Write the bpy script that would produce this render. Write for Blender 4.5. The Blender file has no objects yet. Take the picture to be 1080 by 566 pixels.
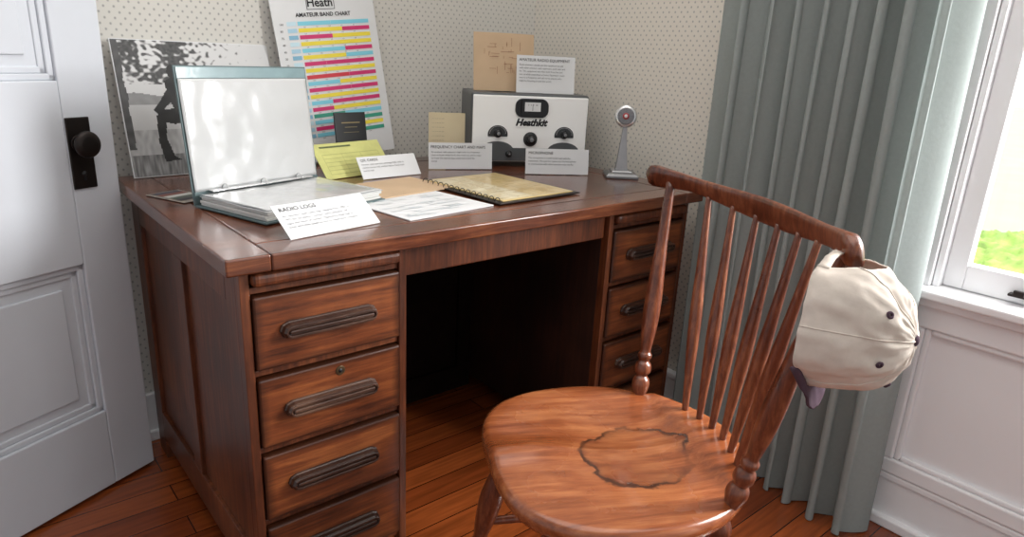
import bpy, bmesh, math, random, textwrap
import numpy as np
from mathutils import Vector, Matrix, noise
random.seed(4); np.random.seed(4)
scene=bpy.context.scene
COL=scene.collection
# ------------------------------------------------------------------ materials
def nodes(name):
    m=bpy.data.materials.new(name); m.use_nodes=True; nt=m.node_tree
    return m,nt,nt.nodes["Principled BSDF"]
def sv(b,k,v):
    if k in b.inputs: b.inputs[k].default_value=v
def C4(c): return (c[0],c[1],c[2],1)
def pmat(name,col,rough=.5,metal=0,var=.08,scale=30,bump=0,spec=.5,trans=0,bdist=.002,coat=0):
    m,nt,b=nodes(name); N=nt.nodes; L=nt.links
    tc=N.new("ShaderNodeTexCoord"); no=N.new("ShaderNodeTexNoise"); no.inputs["Scale"].default_value=scale; no.inputs["Detail"].default_value=4
    L.new(tc.outputs["Object"],no.inputs["Vector"])
    r=N.new("ShaderNodeValToRGB"); r.color_ramp.elements[0].position=.3; r.color_ramp.elements[1].position=.7
    r.color_ramp.elements[0].color=C4([c*(1-var) for c in col]); r.color_ramp.elements[1].color=C4([min(1,c*(1+var)) for c in col])
    L.new(no.outputs["Fac"],r.inputs["Fac"]); L.new(r.outputs["Color"],b.inputs["Base Color"])
    sv(b,"Roughness",rough); sv(b,"Metallic",metal); sv(b,"Specular IOR Level",spec)
    if coat: sv(b,"Coat Weight",coat); sv(b,"Coat Roughness",.08)
    if bump:
        bp=N.new("ShaderNodeBump"); bp.inputs["Strength"].default_value=bump; bp.inputs["Distance"].default_value=bdist
        L.new(no.outputs["Fac"],bp.inputs["Height"]); L.new(bp.outputs["Normal"],b.inputs["Normal"])
        if coat: L.new(bp.outputs["Normal"],b.inputs["Coat Normal"])
    if trans:
        t=N.new("ShaderNodeBsdfTranslucent"); t.inputs["Color"].default_value=C4(col); mx=N.new("ShaderNodeMixShader"); mx.inputs[0].default_value=trans
        L.new(b.outputs[0],mx.inputs[1]); L.new(t.outputs[0],mx.inputs[2]); L.new(mx.outputs[0],N["Material Output"].inputs[0])
    return m
def wood(name,dark,mid,light,rot=(0,0,0),grain=1.0,rough=.35,stretch=(1,14,14),stain=None,coat=0.0,wear=.5,edge=0,blotch=5.0):
    m,nt,b=nodes(name); N=nt.nodes; L=nt.links
    tc=N.new("ShaderNodeTexCoord"); mp=N.new("ShaderNodeMapping"); mp.inputs["Rotation"].default_value=rot
    L.new(tc.outputs["Object"],mp.inputs["Vector"])
    mp2=N.new("ShaderNodeMapping"); mp2.inputs["Scale"].default_value=[s*grain for s in stretch]; L.new(mp.outputs[0],mp2.inputs["Vector"])
    n1=N.new("ShaderNodeTexNoise"); n1.inputs["Scale"].default_value=5; n1.inputs["Detail"].default_value=8; n1.inputs["Roughness"].default_value=.72; n1.inputs["Distortion"].default_value=.3
    L.new(mp2.outputs[0],n1.inputs["Vector"])
    n2=N.new("ShaderNodeTexNoise"); n2.inputs["Scale"].default_value=blotch; n2.inputs["Detail"].default_value=4; L.new(mp.outputs[0],n2.inputs["Vector"])
    mx=N.new("ShaderNodeMath"); mx.operation='MULTIPLY_ADD'; mx.inputs[1].default_value=wear; L.new(n2.outputs["Fac"],mx.inputs[0])
    m2=N.new("ShaderNodeMath"); m2.operation='MULTIPLY'; m2.inputs[1].default_value=1-wear; L.new(n1.outputs["Fac"],m2.inputs[0]); L.new(m2.outputs[0],mx.inputs[2])
    r=N.new("ShaderNodeValToRGB"); e=r.color_ramp.elements; e[0].position=.36; e[0].color=C4(dark); e[1].position=.64; e[1].color=C4(light)
    k=e.new(.5); k.color=C4(mid); L.new(mx.outputs[0],r.inputs["Fac"])
    out=r.outputs["Color"]
    if edge:
        g=N.new("ShaderNodeSeparateXYZ"); L.new(tc.outputs["Generated"],g.inputs[0])
        ds=[]
        for ax,sc in ((0,1.0),(2,.55)):
            a=N.new("ShaderNodeMath"); a.operation='SUBTRACT'; a.inputs[1].default_value=.5; L.new(g.outputs[ax],a.inputs[0])
            c=N.new("ShaderNodeMath"); c.operation='ABSOLUTE'; L.new(a.outputs[0],c.inputs[0])
            d=N.new("ShaderNodeMath"); d.operation='SUBTRACT'; d.inputs[0].default_value=.5; L.new(c.outputs[0],d.inputs[1])
            f=N.new("ShaderNodeMath"); f.operation='MULTIPLY'; f.inputs[1].default_value=sc; L.new(d.outputs[0],f.inputs[0]); ds.append(f)
        mn=N.new("ShaderNodeMath"); mn.operation='MINIMUM'; L.new(ds[0].outputs[0],mn.inputs[0]); L.new(ds[1].outputs[0],mn.inputs[1])
        ad=N.new("ShaderNodeMath"); ad.operation='MULTIPLY_ADD'; ad.inputs[1].default_value=-.06; L.new(n2.outputs["Fac"],ad.inputs[0]); L.new(mn.outputs[0],ad.inputs[2])
        rr=N.new("ShaderNodeMapRange"); rr.inputs[1].default_value=-.03; rr.inputs[2].default_value=.035; rr.inputs[3].default_value=edge; rr.inputs[4].default_value=0; L.new(ad.outputs[0],rr.inputs[0])
        mc=N.new("ShaderNodeMixRGB"); mc.inputs[2].default_value=C4([c*.35 for c in dark]); L.new(rr.outputs[0],mc.inputs[0]); L.new(out,mc.inputs[1]); out=mc.outputs[0]
    if stain:
        cx,cy,rx,ry=stain
        nw=N.new("ShaderNodeTexNoise"); nw.inputs["Scale"].default_value=10; nw.inputs["Detail"].default_value=1; L.new(tc.outputs["Object"],nw.inputs["Vector"])
        ws=N.new("ShaderNodeVectorMath"); ws.operation='MULTIPLY_ADD'; ws.inputs[1].default_value=(.05,.05,0); L.new(nw.outputs["Color"],ws.inputs[0]); L.new(tc.outputs["Object"],ws.inputs[2])
        ms=N.new("ShaderNodeMapping"); ms.inputs["Location"].default_value=(-(cx+.025)/rx,-(cy+.025)/ry,0); ms.inputs["Scale"].default_value=(1/rx,1/ry,0); L.new(ws.outputs[0],ms.inputs["Vector"])
        n3=N.new("ShaderNodeTexNoise"); n3.inputs["Scale"].default_value=34; n3.inputs["Detail"].default_value=4; L.new(tc.outputs["Object"],n3.inputs["Vector"])
        ln=N.new("ShaderNodeVectorMath"); ln.operation='LENGTH'; L.new(ms.outputs[0],ln.inputs[0])
        ad=N.new("ShaderNodeMath"); ad.operation='MULTIPLY_ADD'; ad.inputs[1].default_value=.50; L.new(n3.outputs["Fac"],ad.inputs[0]); L.new(ln.outputs["Value"],ad.inputs[2])
        rr=N.new("ShaderNodeValToRGB"); ee=rr.color_ramp.elements; ee[0].position=0; ee[0].color=(.10,.10,.10,1); ee[1].position=1; ee[1].color=(0,0,0,1)
        for p_,c_ in ((.52,.20),(.58,.42),(.604,.92),(.626,.92),(.646,.0)):
            q=ee.new(p_); q.color=(c_,c_,c_,1)
        dv=N.new("ShaderNodeMath"); dv.operation='MULTIPLY'; dv.inputs[1].default_value=.5; L.new(ad.outputs[0],dv.inputs[0]); L.new(dv.outputs[0],rr.inputs["Fac"])
        n4=N.new("ShaderNodeTexNoise"); n4.inputs["Scale"].default_value=8; L.new(tc.outputs["Object"],n4.inputs["Vector"])
        r4=N.new("ShaderNodeMapRange"); r4.inputs[1].default_value=.38; r4.inputs[2].default_value=.50; r4.inputs[3].default_value=.35; L.new(n4.outputs["Fac"],r4.inputs[0])
        mm=N.new("ShaderNodeMath"); mm.operation='MULTIPLY'; L.new(rr.outputs["Color"],mm.inputs[0]); L.new(r4.outputs[0],mm.inputs[1])
        mc=N.new("ShaderNodeMixRGB"); mc.inputs[2].default_value=(.036,.011,.006,1); L.new(mm.outputs[0],mc.inputs[0]); L.new(out,mc.inputs[1]); out=mc.outputs[0]
    L.new(out,b.inputs["Base Color"])
    rg=N.new("ShaderNodeMapRange"); rg.inputs[3].default_value=rough-.08; rg.inputs[4].default_value=rough+.12; L.new(n2.outputs["Fac"],rg.inputs[0]); L.new(rg.outputs[0],b.inputs["Roughness"])
    bp=N.new("ShaderNodeBump"); bp.inputs["Strength"].default_value=.15; bp.inputs["Distance"].default_value=.001; L.new(n1.outputs["Fac"],bp.inputs["Height"]); L.new(bp.outputs[0],b.inputs["Normal"])
    if coat: sv(b,"Coat Weight",coat); sv(b,"Coat Roughness",.18)
    return m
def attrmat(name,rough=.6):
    m,nt,b=nodes(name); a=nt.nodes.new("ShaderNodeVertexColor"); a.layer_name="Col"; nt.links.new(a.outputs[0],b.inputs["Base Color"]); sv(b,"Roughness",rough); return m
def lin(c): return tuple(((x/255)/12.92 if x/255<=.04045 else ((x/255+.055)/1.055)**2.4) for x in c)

def wallpaper(name,ax,base):
    m,nt,b=nodes(name); N=nt.nodes; L=nt.links
    tc=N.new("ShaderNodeTexCoord"); sp=N.new("ShaderNodeSeparateXYZ"); L.new(tc.outputs["Object"],sp.inputs[0])
    cb=N.new("ShaderNodeCombineXYZ"); L.new(sp.outputs[ax],cb.inputs[0]); L.new(sp.outputs[2],cb.inputs[1])
    res=[]
    for off in ((0,0),(.5,.5)):
        mp=N.new("ShaderNodeMapping"); mp.inputs["Scale"].default_value=(1/.022,1/.026,1); mp.inputs["Location"].default_value=(off[0],off[1],0); L.new(cb.outputs[0],mp.inputs[0])
        fr=N.new("ShaderNodeVectorMath"); fr.operation='FRACTION'; L.new(mp.outputs[0],fr.inputs[0])
        sb=N.new("ShaderNodeVectorMath"); sb.operation='SUBTRACT'; sb.inputs[1].default_value=(.5,.5,0); L.new(fr.outputs[0],sb.inputs[0])
        ln=N.new("ShaderNodeVectorMath"); ln.operation='LENGTH'; L.new(sb.outputs[0],ln.inputs[0]); res.append(ln)
    mn=N.new("ShaderNodeMath"); mn.operation='MINIMUM'; L.new(res[0].outputs["Value"],mn.inputs[0]); L.new(res[1].outputs["Value"],mn.inputs[1])
    rp=N.new("ShaderNodeValToRGB"); e=rp.color_ramp.elements; e[0].position=.05; e[0].color=C4(lin((162,162,158))); e[1].position=.16; e[1].color=C4(lin(base))
    L.new(mn.outputs[0],rp.inputs[0]); L.new(rp.outputs[0],b.inputs["Base Color"]); sv(b,"Roughness",.85); return m

M={}
M['top']=wood("desk_top_wood",lin((52,23,13)),lin((94,48,28)),lin((132,78,47)),rough=.22,coat=.5,wear=.38)
M['desk']=wood("desk_wood",lin((42,19,10)),lin((86,43,23)),lin((126,70,39)),rough=.36,stretch=(16,16,1),coat=.12,wear=.38)
M['drawer']=wood("drawer_wood",lin((60,27,13)),lin((112,57,28)),lin((152,88,46)),rough=.36,stretch=(1,18,18),coat=.12,edge=.88,wear=.38,blotch=8)
M['pull']=wood("pull_wood",lin((26,13,10)),lin((58,36,27)),lin((104,76,60)),rough=.34,coat=.2,grain=2)
M['dark']=pmat("kneehole_back_shade",lin((20,11,8)),.85,var=.3,scale=20,spec=.1)  # kneehole shadow put into the panel colour, near black
M['inner']=wood("pedestal_inner_shade",lin((20,9,6)),lin((38,18,11)),lin((60,31,18)),rough=.55,stretch=(14,14,1))  # desk wood darkened to carry the shade inside the kneehole
ca=math.atan2(.447,-.894)
M['seat']=wood("chair_seat_wood",lin((110,54,28)),lin((148,80,44)),lin((182,114,70)),rot=(0,0,-ca),rough=.24,stretch=(1,12,12),stain=(.535,-.435,.106,.086),coat=.6,blotch=6,wear=.32)
M['chair']=wood("chair_wood",lin((60,27,16)),lin((108,55,34)),lin((146,88,58)),rough=.28,stretch=(5,5,1),grain=4,coat=.4,wear=.35)
def floor_mat():
    m,nt,b=nodes("floor_planks"); N=nt.nodes; L=nt.links
    tc=N.new("ShaderNodeTexCoord"); 
    br=N.new("ShaderNodeTexBrick"); br.inputs["Scale"].default_value=1; br.inputs["Brick Width"].default_value=1.8; br.inputs["Row Height"].default_value=.075; br.inputs["Mortar Size"].default_value=.0014
    br.inputs["Color1"].default_value=C4(lin((158,80,37))); br.inputs["Color2"].default_value=C4(lin((126,58,26))); br.inputs["Mortar"].default_value=C4(lin((44,18,10)))
    L.new(tc.outputs["Object"],br.inputs["Vector"])
    mp=N.new("ShaderNodeMapping"); mp.inputs["Scale"].default_value=(1,14,1); L.new(tc.outputs["Object"],mp.inputs[0])
    n=N.new("ShaderNodeTexNoise"); n.inputs["Scale"].default_value=5; n.inputs["Detail"].default_value=6; L.new(mp.outputs[0],n.inputs[0])
    r=N.new("ShaderNodeValToRGB"); r.color_ramp.elements[0].position=.3; r.color_ramp.elements[0].color=(.6,.6,.6,1); r.color_ramp.elements[1].position=.7; r.color_ramp.elements[1].color=(1.1,1.1,1.1,1); L.new(n.outputs[0],r.inputs[0])
    mx=N.new("ShaderNodeMixRGB"); mx.blend_type='MULTIPLY'; mx.inputs[0].default_value=1; L.new(br.outputs[0],mx.inputs[1]); L.new(r.outputs[0],mx.inputs[2])
    L.new(mx.outputs[0],b.inputs["Base Color"]); sv(b,"Roughness",.2); sv(b,"Coat Weight",.3); return m
M['floor']=floor_mat()
M['wpx']=wallpaper("wallpaper_sprig",0,(216,213,206)); M['wpy']=wallpaper("wallpaper_sprig_side",1,(224,218,207))
M['white']=pmat("white_paint",lin((244,244,246)),.45,var=.01,scale=8)
M['door']=pmat("door_paint",lin((206,210,217)),.7,var=.02,scale=8,spec=.3)
M['curtain']=pmat("curtain_fabric",lin((182,190,188)),.9,var=.05,scale=120,bump=.2,spec=.1,trans=.4)
M['paper']=pmat("white_card",lin((222,223,224)),.6,var=.01)
M['ink']=pmat("black_ink",lin((24,24,28)),.7)
M['grayink']=pmat("gray_ink",lin((76,76,82)),.7)
M['tan']=pmat("aged_paper",lin((198,170,138)),.7,var=.06,scale=12)
M['tan2']=pmat("manila_card",lin((214,198,164)),.7,var=.04,scale=12)
M['iron']=pmat("dark_bronze",lin((46,40,38)),.4,metal=.7,var=.15)
M['black']=pmat("black_plastic",lin((24,24,26)),.35)
M['grayp']=pmat("radio_case_gray",lin((84,87,89)),.4,var=.03)
M['charc']=pmat("radio_lower_charcoal",lin((50,52,54)),.4,var=.03)
M['lightp']=pmat("radio_panel_white",lin((252,252,250)),.4,var=.005)
M['chrome']=pmat("brushed_metal",lin((220,220,220)),.25,metal=.8,var=.05)
M['steel']=pmat("satin_steel",lin((140,140,142)),.35,metal=.8,var=.05)
M['micmetal']=pmat("microphone_gray_metal",lin((168,168,170)),.3,metal=.65,var=.08)
M['brassold']=pmat("tarnished_brass",lin((86,72,52)),.4,metal=.7,var=.1)
M['teal']=pmat("binder_teal",lin((84,102,104)),.5,var=.04)
M['cap']=pmat("cap_cotton",lin((216,205,194)),.95,var=.06,scale=60,bump=.3,spec=.1)
M['capbrim']=pmat("cap_brim_purple",lin((84,67,78)),.9,var=.06,scale=200,spec=.1)
M['attr']=attrmat("printed_colours")
M['vinyl']=pmat("plastic_sleeve",lin((194,195,195)),.2,var=.015,scale=6,bump=.4,bdist=.01,coat=.8)
M['page']=pmat("white_page_stack",lin((208,208,204)),.5,var=.03)
M['vinylgreen']=pmat("sleeve_green_strip",lin((126,150,154)),.3,bump=.3,coat=.5)
M['book']=pmat("yellowed_page",lin((222,196,136)),.3,var=.10,scale=18,coat=.6)
M['grass']=pmat("lawn_grass",lin((196,210,174)),.9,var=.05,scale=1.2)
M['bush']=pmat("hedge_leaves",lin((140,172,88)),.8,var=.35,scale=20)
# ------------------------------------------------------------------ helpers
def link(o): COL.objects.link(o); return o
def par(c,p):
    c.parent=p
    m=Matrix.Identity(4); q=p; chain=[]
    while q: chain.append(q); q=q.parent
    for q in reversed(chain): m=m@q.matrix_parent_inverse@q.matrix_basis
    c.matrix_parent_inverse=m.inverted(); return c
def top(o,label,cat,group=None):
    o["label"]=label; o["category"]=cat
    if group: o["group"]=group
    return o
def struct(o): o["kind"]="structure"; return o
def mesh(name,vs,fs,mat,parent=None,smooth=False,mats=None,fm=None):
    me=bpy.data.meshes.new(name); me.from_pydata([tuple(v) for v in vs],[],fs); me.update()
    for mm in (mats or [mat]): me.materials.append(mm)
    if fm: me.polygons.foreach_set("material_index",fm)
    if smooth: me.polygons.foreach_set("use_smooth",[True]*len(me.polygons))
    o=link(bpy.data.objects.new(name,me))
    if parent: par(o,parent)
    return o
def empty(name,loc):
    o=link(bpy.data.objects.new(name,None)); o.location=loc; o.empty_display_size=.05; return o
def bev(o,w,seg=2):
    b=o.modifiers.new("bevel",'BEVEL'); b.width=w; b.segments=seg; b.limit_method='ANGLE'; b.angle_limit=math.radians(40); return o
BF=[(0,3,2,1),(4,5,6,7),(0,1,5,4),(1,2,6,5),(2,3,7,6),(3,0,4,7)]
def bverts(b):
    x0,x1,y0,y1,z0,z1=b
    return [(x0,y0,z0),(x1,y0,z0),(x1,y1,z0),(x0,y1,z0),(x0,y0,z1),(x1,y0,z1),(x1,y1,z1),(x0,y1,z1)]
def boxes(name,bs,mat,parent=None,bevel=0,seg=2,T=None,mats=None,mi=None):
    vs=[];fs=[];fm=[]
    for i,b in enumerate(bs):
        k=len(vs); vs+=bverts(b); fs+=[tuple(k+j for j in f) for f in BF]; fm+=[(mi[i] if mi else 0)]*6
    if T is not None: vs=[T@Vector(v) for v in vs]
    o=mesh(name,vs,fs,mat,parent,mats=mats,fm=fm)
    if bevel: bev(o,bevel,seg)
    return o
def lathe(name,prof,p0,p1,mat,parent=None,n=20):
    p0=Vector(p0);p1=Vector(p1);d=(p1-p0); ax=d.normalized(); a=ax.orthogonal().normalized(); b=ax.cross(a)
    vs=[];fs=[]
    for t,r in prof:
        c=p0+d*t
        for i in range(n):
            th=2*math.pi*i/n; vs.append(c+a*math.cos(th)*r+b*math.sin(th)*r)
    for k in range(len(prof)-1):
        for i in range(n):
            j=(i+1)%n; fs.append((k*n+i,k*n+j,(k+1)*n+j,(k+1)*n+i))
    fs.append(tuple(range(n-1,-1,-1))); fs.append(tuple((len(prof)-1)*n+i for i in range(n)))
    o=mesh(name,vs,fs,mat,parent,smooth=True)
    return o
def smoothprof(pts,sub=5):
    out=[]
    P=[pts[0]]+list(pts)+[pts[-1]]
    for i in range(1,len(P)-2):
        for s in range(sub):
            u=s/sub; r=[]
            for k in (0,1):
                a,b,c,d=P[i-1][k],P[i][k],P[i+1][k],P[i+2][k]
                r.append(.5*((2*b)+(-a+c)*u+(2*a-5*b+4*c-d)*u*u+(-a+3*b-3*c+d)*u**3))
            out.append((r[0],max(.0005,r[1])))
    out.append(pts[-1]); return out
def tube(name,pts,r,mat,parent=None,n=8,closed=False):
    pts=[Vector(p) for p in pts]; m=len(pts); vs=[];fs=[]
    rr=r if isinstance(r,(list,tuple)) else [r]*m
    ref=Vector((.31,.22,.93)).normalized()
    for k in range(m):
        if closed: d=pts[(k+1)%m]-pts[k-1]
        else: d=pts[min(k+1,m-1)]-pts[max(k-1,0)]
        d.normalize(); a=d.cross(ref)
        if a.length<.05: a=d.cross(Vector((1,0,0)))
        a.normalize(); b=d.cross(a)
        for i in range(n):
            th=2*math.pi*i/n; vs.append(pts[k]+(a*math.cos(th)+b*math.sin(th))*rr[k])
    for k in range(m if closed else m-1):
        for i in range(n):
            j=(i+1)%n; k2=(k+1)%m; fs.append((k*n+i,k*n+j,k2*n+j,k2*n+i))
    if not closed: fs.append(tuple(range(n-1,-1,-1))); fs.append(tuple((m-1)*n+i for i in range(n)))
    return mesh(name,vs,fs,mat,parent,smooth=True)
def colorquads(name,quads,parent,T,z=.0008,mat=None):
    vs=[];fs=[];cols=[]
    for i,q in enumerate(quads):
        x0,y0,x1,y1,c=q[:5]; zz=z+(q[5] if len(q)>5 else 0)
        k=len(vs); vs+=[T@Vector(v) for v in ((x0,y0,zz),(x1,y0,zz),(x1,y1,zz),(x0,y1,zz))]; fs.append((k,k+1,k+2,k+3)); cols+=[C4(lin(c))]*4
    o=mesh(name,vs,fs,mat or M['attr'],parent)
    ca=o.data.color_attributes.new("Col",'FLOAT_COLOR','CORNER'); ca.data.foreach_set("color",[x for c in cols for x in c])
    return o
def lettering(parent,T,items,mat=None,name="lettering",z=.0012):
    mat=mat or M['ink']; bm=bmesh.new()
    for it in items:
        txt,size,x,y=it[:4]; al=it[4] if len(it)>4 else 'LEFT'; off=it[5] if len(it)>5 else 0
        cu=bpy.data.curves.new("t",'FONT'); cu.body=txt; cu.size=size; cu.align_x=al; cu.resolution_u=2; cu.offset=off
        if len(it)>6: cu.shear=it[6]
        ob=bpy.data.objects.new("t",cu); COL.objects.link(ob)
        dg=bpy.context.evaluated_depsgraph_get(); me=bpy.data.meshes.new_from_object(ob.evaluated_get(dg))
        me.transform(T@Matrix.Translation((x,y,z))); bm.from_mesh(me)
        bpy.data.objects.remove(ob); bpy.data.curves.remove(cu); bpy.data.meshes.remove(me)
    me=bpy.data.meshes.new(name); bm.to_mesh(me); bm.free(); me.materials.clear(); me.materials.append(mat)
    for p_ in me.polygons: p_.material_index=0
    o=link(bpy.data.objects.new(name,me)); par(o,parent); return o
def frameT(BL,BR,TL):
    BL=Vector(BL);X=(Vector(BR)-BL); w=X.length; X.normalize(); Y=Vector(TL)-BL; Y=Y-X*Y.dot(X); h=Y.length; Y.normalize(); Z=X.cross(Y)
    T=Matrix((( X[0],Y[0],Z[0],BL[0]),(X[1],Y[1],Z[1],BL[1]),(X[2],Y[2],Z[2],BL[2]),(0,0,0,1)))
    return T,w,h
def sheet(name,BL,BR,TL,mat,label,cat,th=.0015,parent=None,curl=0,easel=0,group=None,zbase=.76):
    T,w,h=frameT(BL,BR,TL); nx,ny=10,6
    vs=[];fs=[]
    for s in (0,1):
        for j in range(ny+1):
            for i in range(nx+1):
                u=i/nx;v=j/ny
                z=curl*(math.sin(math.pi*u)*.6+ (v*v)*.5)*1.0
                vs.append(T@Vector((u*w,v*h,z-(0 if s==0 else th))))
    n=(nx+1)*(ny+1)
    for j in range(ny):
        for i in range(nx):
            a=j*(nx+1)+i; fs.append((a,a+1,a+nx+2,a+nx+1)); fs.append((n+a,n+a+nx+1,n+a+nx+2,n+a+1))
    def edge(a,b): fs.append((b,a,n+a,n+b))
    for i in range(nx): edge(i,i+1); edge(ny*(nx+1)+i+1,ny*(nx+1)+i)
    for j in range(ny): edge((j+1)*(nx+1),j*(nx+1)); edge(j*(nx+1)+nx,(j+1)*(nx+1)+nx)
    o=mesh(name,vs,fs,mat,parent)
    if not parent: top(o,label,cat,group)
    if easel:
        a=T@Vector((w*.3,h*.93,-th)); b=T@Vector((w*.7,h*.93,-th)); hz=Vector((T[0][2],T[1][2],0)); hz.normalize()
        c=b-hz*easel; d=a-hz*easel; c.z=zbase; d.z=zbase
        dd=Vector((0,0,0))-hz*.0012
        P=[a,b,c,d]; mesh("easel_back",P+[p+dd for p in P],[(0,1,2,3),(7,6,5,4),(0,4,5,1),(1,5,6,2),(2,6,7,3),(3,7,4,0)],mat,o)
    return o,T,w,h
def para(text,size,x,y,width,lead=1.35):
    n=max(8,int(width/(size*.50))); return [(l,size,x,y-i*size*lead) for i,l in enumerate(textwrap.wrap(text,n))]
# ------------------------------------------------------------------ camera
cam=bpy.data.cameras.new("camera"); co=link(bpy.data.objects.new("camera",cam)); scene.camera=co
Fv=Vector((.6224,.7225,-.3011)); Rv=Vector((.7668,-.6401,.0488)); Fv.normalize(); Rv=(Rv-Fv*Rv.dot(Fv)).normalized(); Uv=Rv.cross(Fv)
co.matrix_world=Matrix(((Rv[0],Uv[0],-Fv[0],-.322),(Rv[1],Uv[1],-Fv[1],-1.0727),(Rv[2],Uv[2],-Fv[2],1.0952),(0,0,0,1)))
cam.sensor_width=36; cam.lens=715.17/1080*36; cam.clip_start=.05
# ------------------------------------------------------------------ room shell
YB=.87; XR=1.40
struct(boxes("floor",[(-2.2,XR+.1,-3,YB+.1,-.1,0)],M['floor']))
struct(boxes("ceiling",[(-2.2,XR+.1,-3,YB+.1,2.45,2.55)],M['white']))
struct(boxes("wall_back",[(-2.2,XR,YB,YB+.1,0,2.45)],M['wpx']))
WY0,WY1,WZ0,WZ1=-1.55,-.57,.630,2.0
struct(boxes("wall_right",[(XR,XR+.12,WY1,YB+.1,0,2.45),(XR,XR+.12,-3,WY0,0,2.45),(XR,XR+.12,WY0,WY1,WZ1,2.45),(XR,XR+.12,WY0,WY1,0,WZ0)],M['wpy']))
struct(boxes("baseboard_back",[(-2.2,XR,YB-.018,YB,0,.14),(-2.2,XR,YB-.03,YB,0,.03)],M['white'],bevel=.004))
struct(boxes("baseboard_right",[(XR-.022,XR,-3,YB-.02,0,.125),(XR-.028,XR,-3,YB-.02,.125,.145),(XR-.038,XR,-3,YB-.02,0,.028)],M['white'],bevel=.005))
w=[(XR-.012,XR-.001,-3,-.45,.145,.60)]
for y0,y1 in ((-.585,-.45),(-1.22,-1.12),(-1.9,-1.8)): w.append((XR-.030,XR-.012,y0,y1,.185,.535))
for y0,y1 in ((-1.12,-.585),(-1.80,-1.22)):
    w+=[(XR-.024,XR-.012,y0,y0+.014,.185,.535),(XR-.024,XR-.012,y1-.014,y1,.185,.535),(XR-.024,XR-.012,y0+.014,y1-.014,.185,.199),(XR-.024,XR-.012,y0+.014,y1-.014,.521,.535)]
w+= [(XR-.030,XR-.012,-3,-.45,.145,.185),(XR-.030,XR-.012,-3,-.45,.535,.60)]
struct(boxes("trim_1",w,M['white'],bevel=.005))
struct(boxes("trim_2",[(XR-.065,XR+.07,-1.68,-.50,.612,.634),(XR-.045,XR-.0,-1.66,-.50,.590,.612)],M['white'],bevel=.006,seg=3))
fr=[(XR-.022,XR,-.57,-.46,.634,2.1),(XR-.022,XR,WY0-.11,WY0,.634,2.1),(XR-.022,XR,WY0,WY1,WZ1,2.1),
    (XR-.010,XR+.11,-.585,-.571,.634,2.0),(XR,XR+.11,WY0,WY0+.015,.634,2.0),
    (XR+.012,XR+.045,-.626,-.585,.636,2.0),(XR+.012,XR+.045,WY0+.015,WY0+.055,.636,2.0),(XR+.012,XR+.045,WY0+.055,-.626,.636,.694),(XR+.012,XR+.045,WY0+.055,-.626,1.93,2.0),(XR+.012,XR+.05,WY0+.055,-.626,1.36,1.40)]
win=struct(boxes("window_1",fr,M['white'],bevel=.003))
gl=bpy.data.materials.new("window_glass"); gl.use_nodes=True; nt=gl.node_tree; nt.nodes.clear(); o_=nt.nodes.new("ShaderNodeOutputMaterial"); a_=nt.nodes.new("ShaderNodeBsdfTransparent"); g_=nt.nodes.new("ShaderNodeBsdfGlossy"); g_.inputs["Roughness"].default_value=.02; mx_=nt.nodes.new("ShaderNodeMixShader"); mx_.inputs[0].default_value=.04
nt.links.new(a_.outputs[0],mx_.inputs[1]); nt.links.new(g_.outputs[0],mx_.inputs[2]); nt.links.new(mx_.outputs[0],o_.inputs[0])
g=mesh("glass",[(XR+.03,WY0+.05,.69),(XR+.03,-.62,.69),(XR+.03,-.62,1.94),(XR+.03,WY0+.05,1.94)],[(0,1,2,3)],gl,win)
lk=boxes("latch",[(XR-.006,XR+.012,-.755,-.715,.652,.658),(XR-.012,XR-.002,-.745,-.725,.654,.668)],M['iron'],win,bevel=.002)
# door
DX=Vector((.902,.432,0)); P0=Vector((-.006,.722,0)); th=.038
nrm=Vector((-.432,.902,0))
Td=Matrix(((-DX[0],nrm[0],0,P0[0]),(-DX[1],nrm[1],0,P0[1]),(0,0,1,0),(0,0,0,1)))
DW=.76; zb=.010
rails=[(zb,.215),(.59,.995),(1.80,1.95)]
fr=[(0,.11,0,th,zb,1.95),(DW-.11,DW,0,th,zb,1.95)]+[(.11,DW-.11,0,th,a,b) for a,b in rails]
for z0,z1 in ((.215,.59),(.995,1.80)):
    fr.append((.11,DW-.11,.016,th-.016,z0,z1))
    for k,(ins,d) in enumerate(((0.0,.007),(.014,.012))):
        fr+=[(.11+ins,.11+ins+.014,d,th-d,z0+ins,z1-ins),(DW-.124-ins,DW-.11-ins,d,th-d,z0+ins,z1-ins),(.11+ins,DW-.11-ins,d,th-d,z0+ins,z0+ins+.014),(.11+ins,DW-.11-ins,d,th-d,z1-ins-.014,z1-ins)]
    fr.append((.16,DW-.16,.011,th-.011,z0+.05,z1-.05))
door=struct(boxes("door_1",fr,M['door'],T=Td,bevel=.003))
KX=.082
boxes("escutcheon",[(KX-.027,KX+.027,-.004,0.0,.762,.918)],M['iron'],door,bevel=.002,T=Td)
kc=Td@Vector((KX+.002,-.004,.862)); kn=-nrm
lathe("knob",smoothprof([(0,.019),(.06,.019),(.12,.012),(.35,.011),(.5,.021),(.68,.029),(.88,.027),(1,.017)],4),kc,kc+kn*.036,M['iron'],door,n=28)
lathe("keyhole",[(0,.006),(1,.006)],Td@Vector((KX,-.003,.795)),Td@Vector((KX,-.0055,.795)),M['black'],door,n=12)
boxes("keyhole_slot",[(KX-.0025,KX+.0025,-.0056,-.003,.780,.795)],M['black'],door,T=Td)
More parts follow.
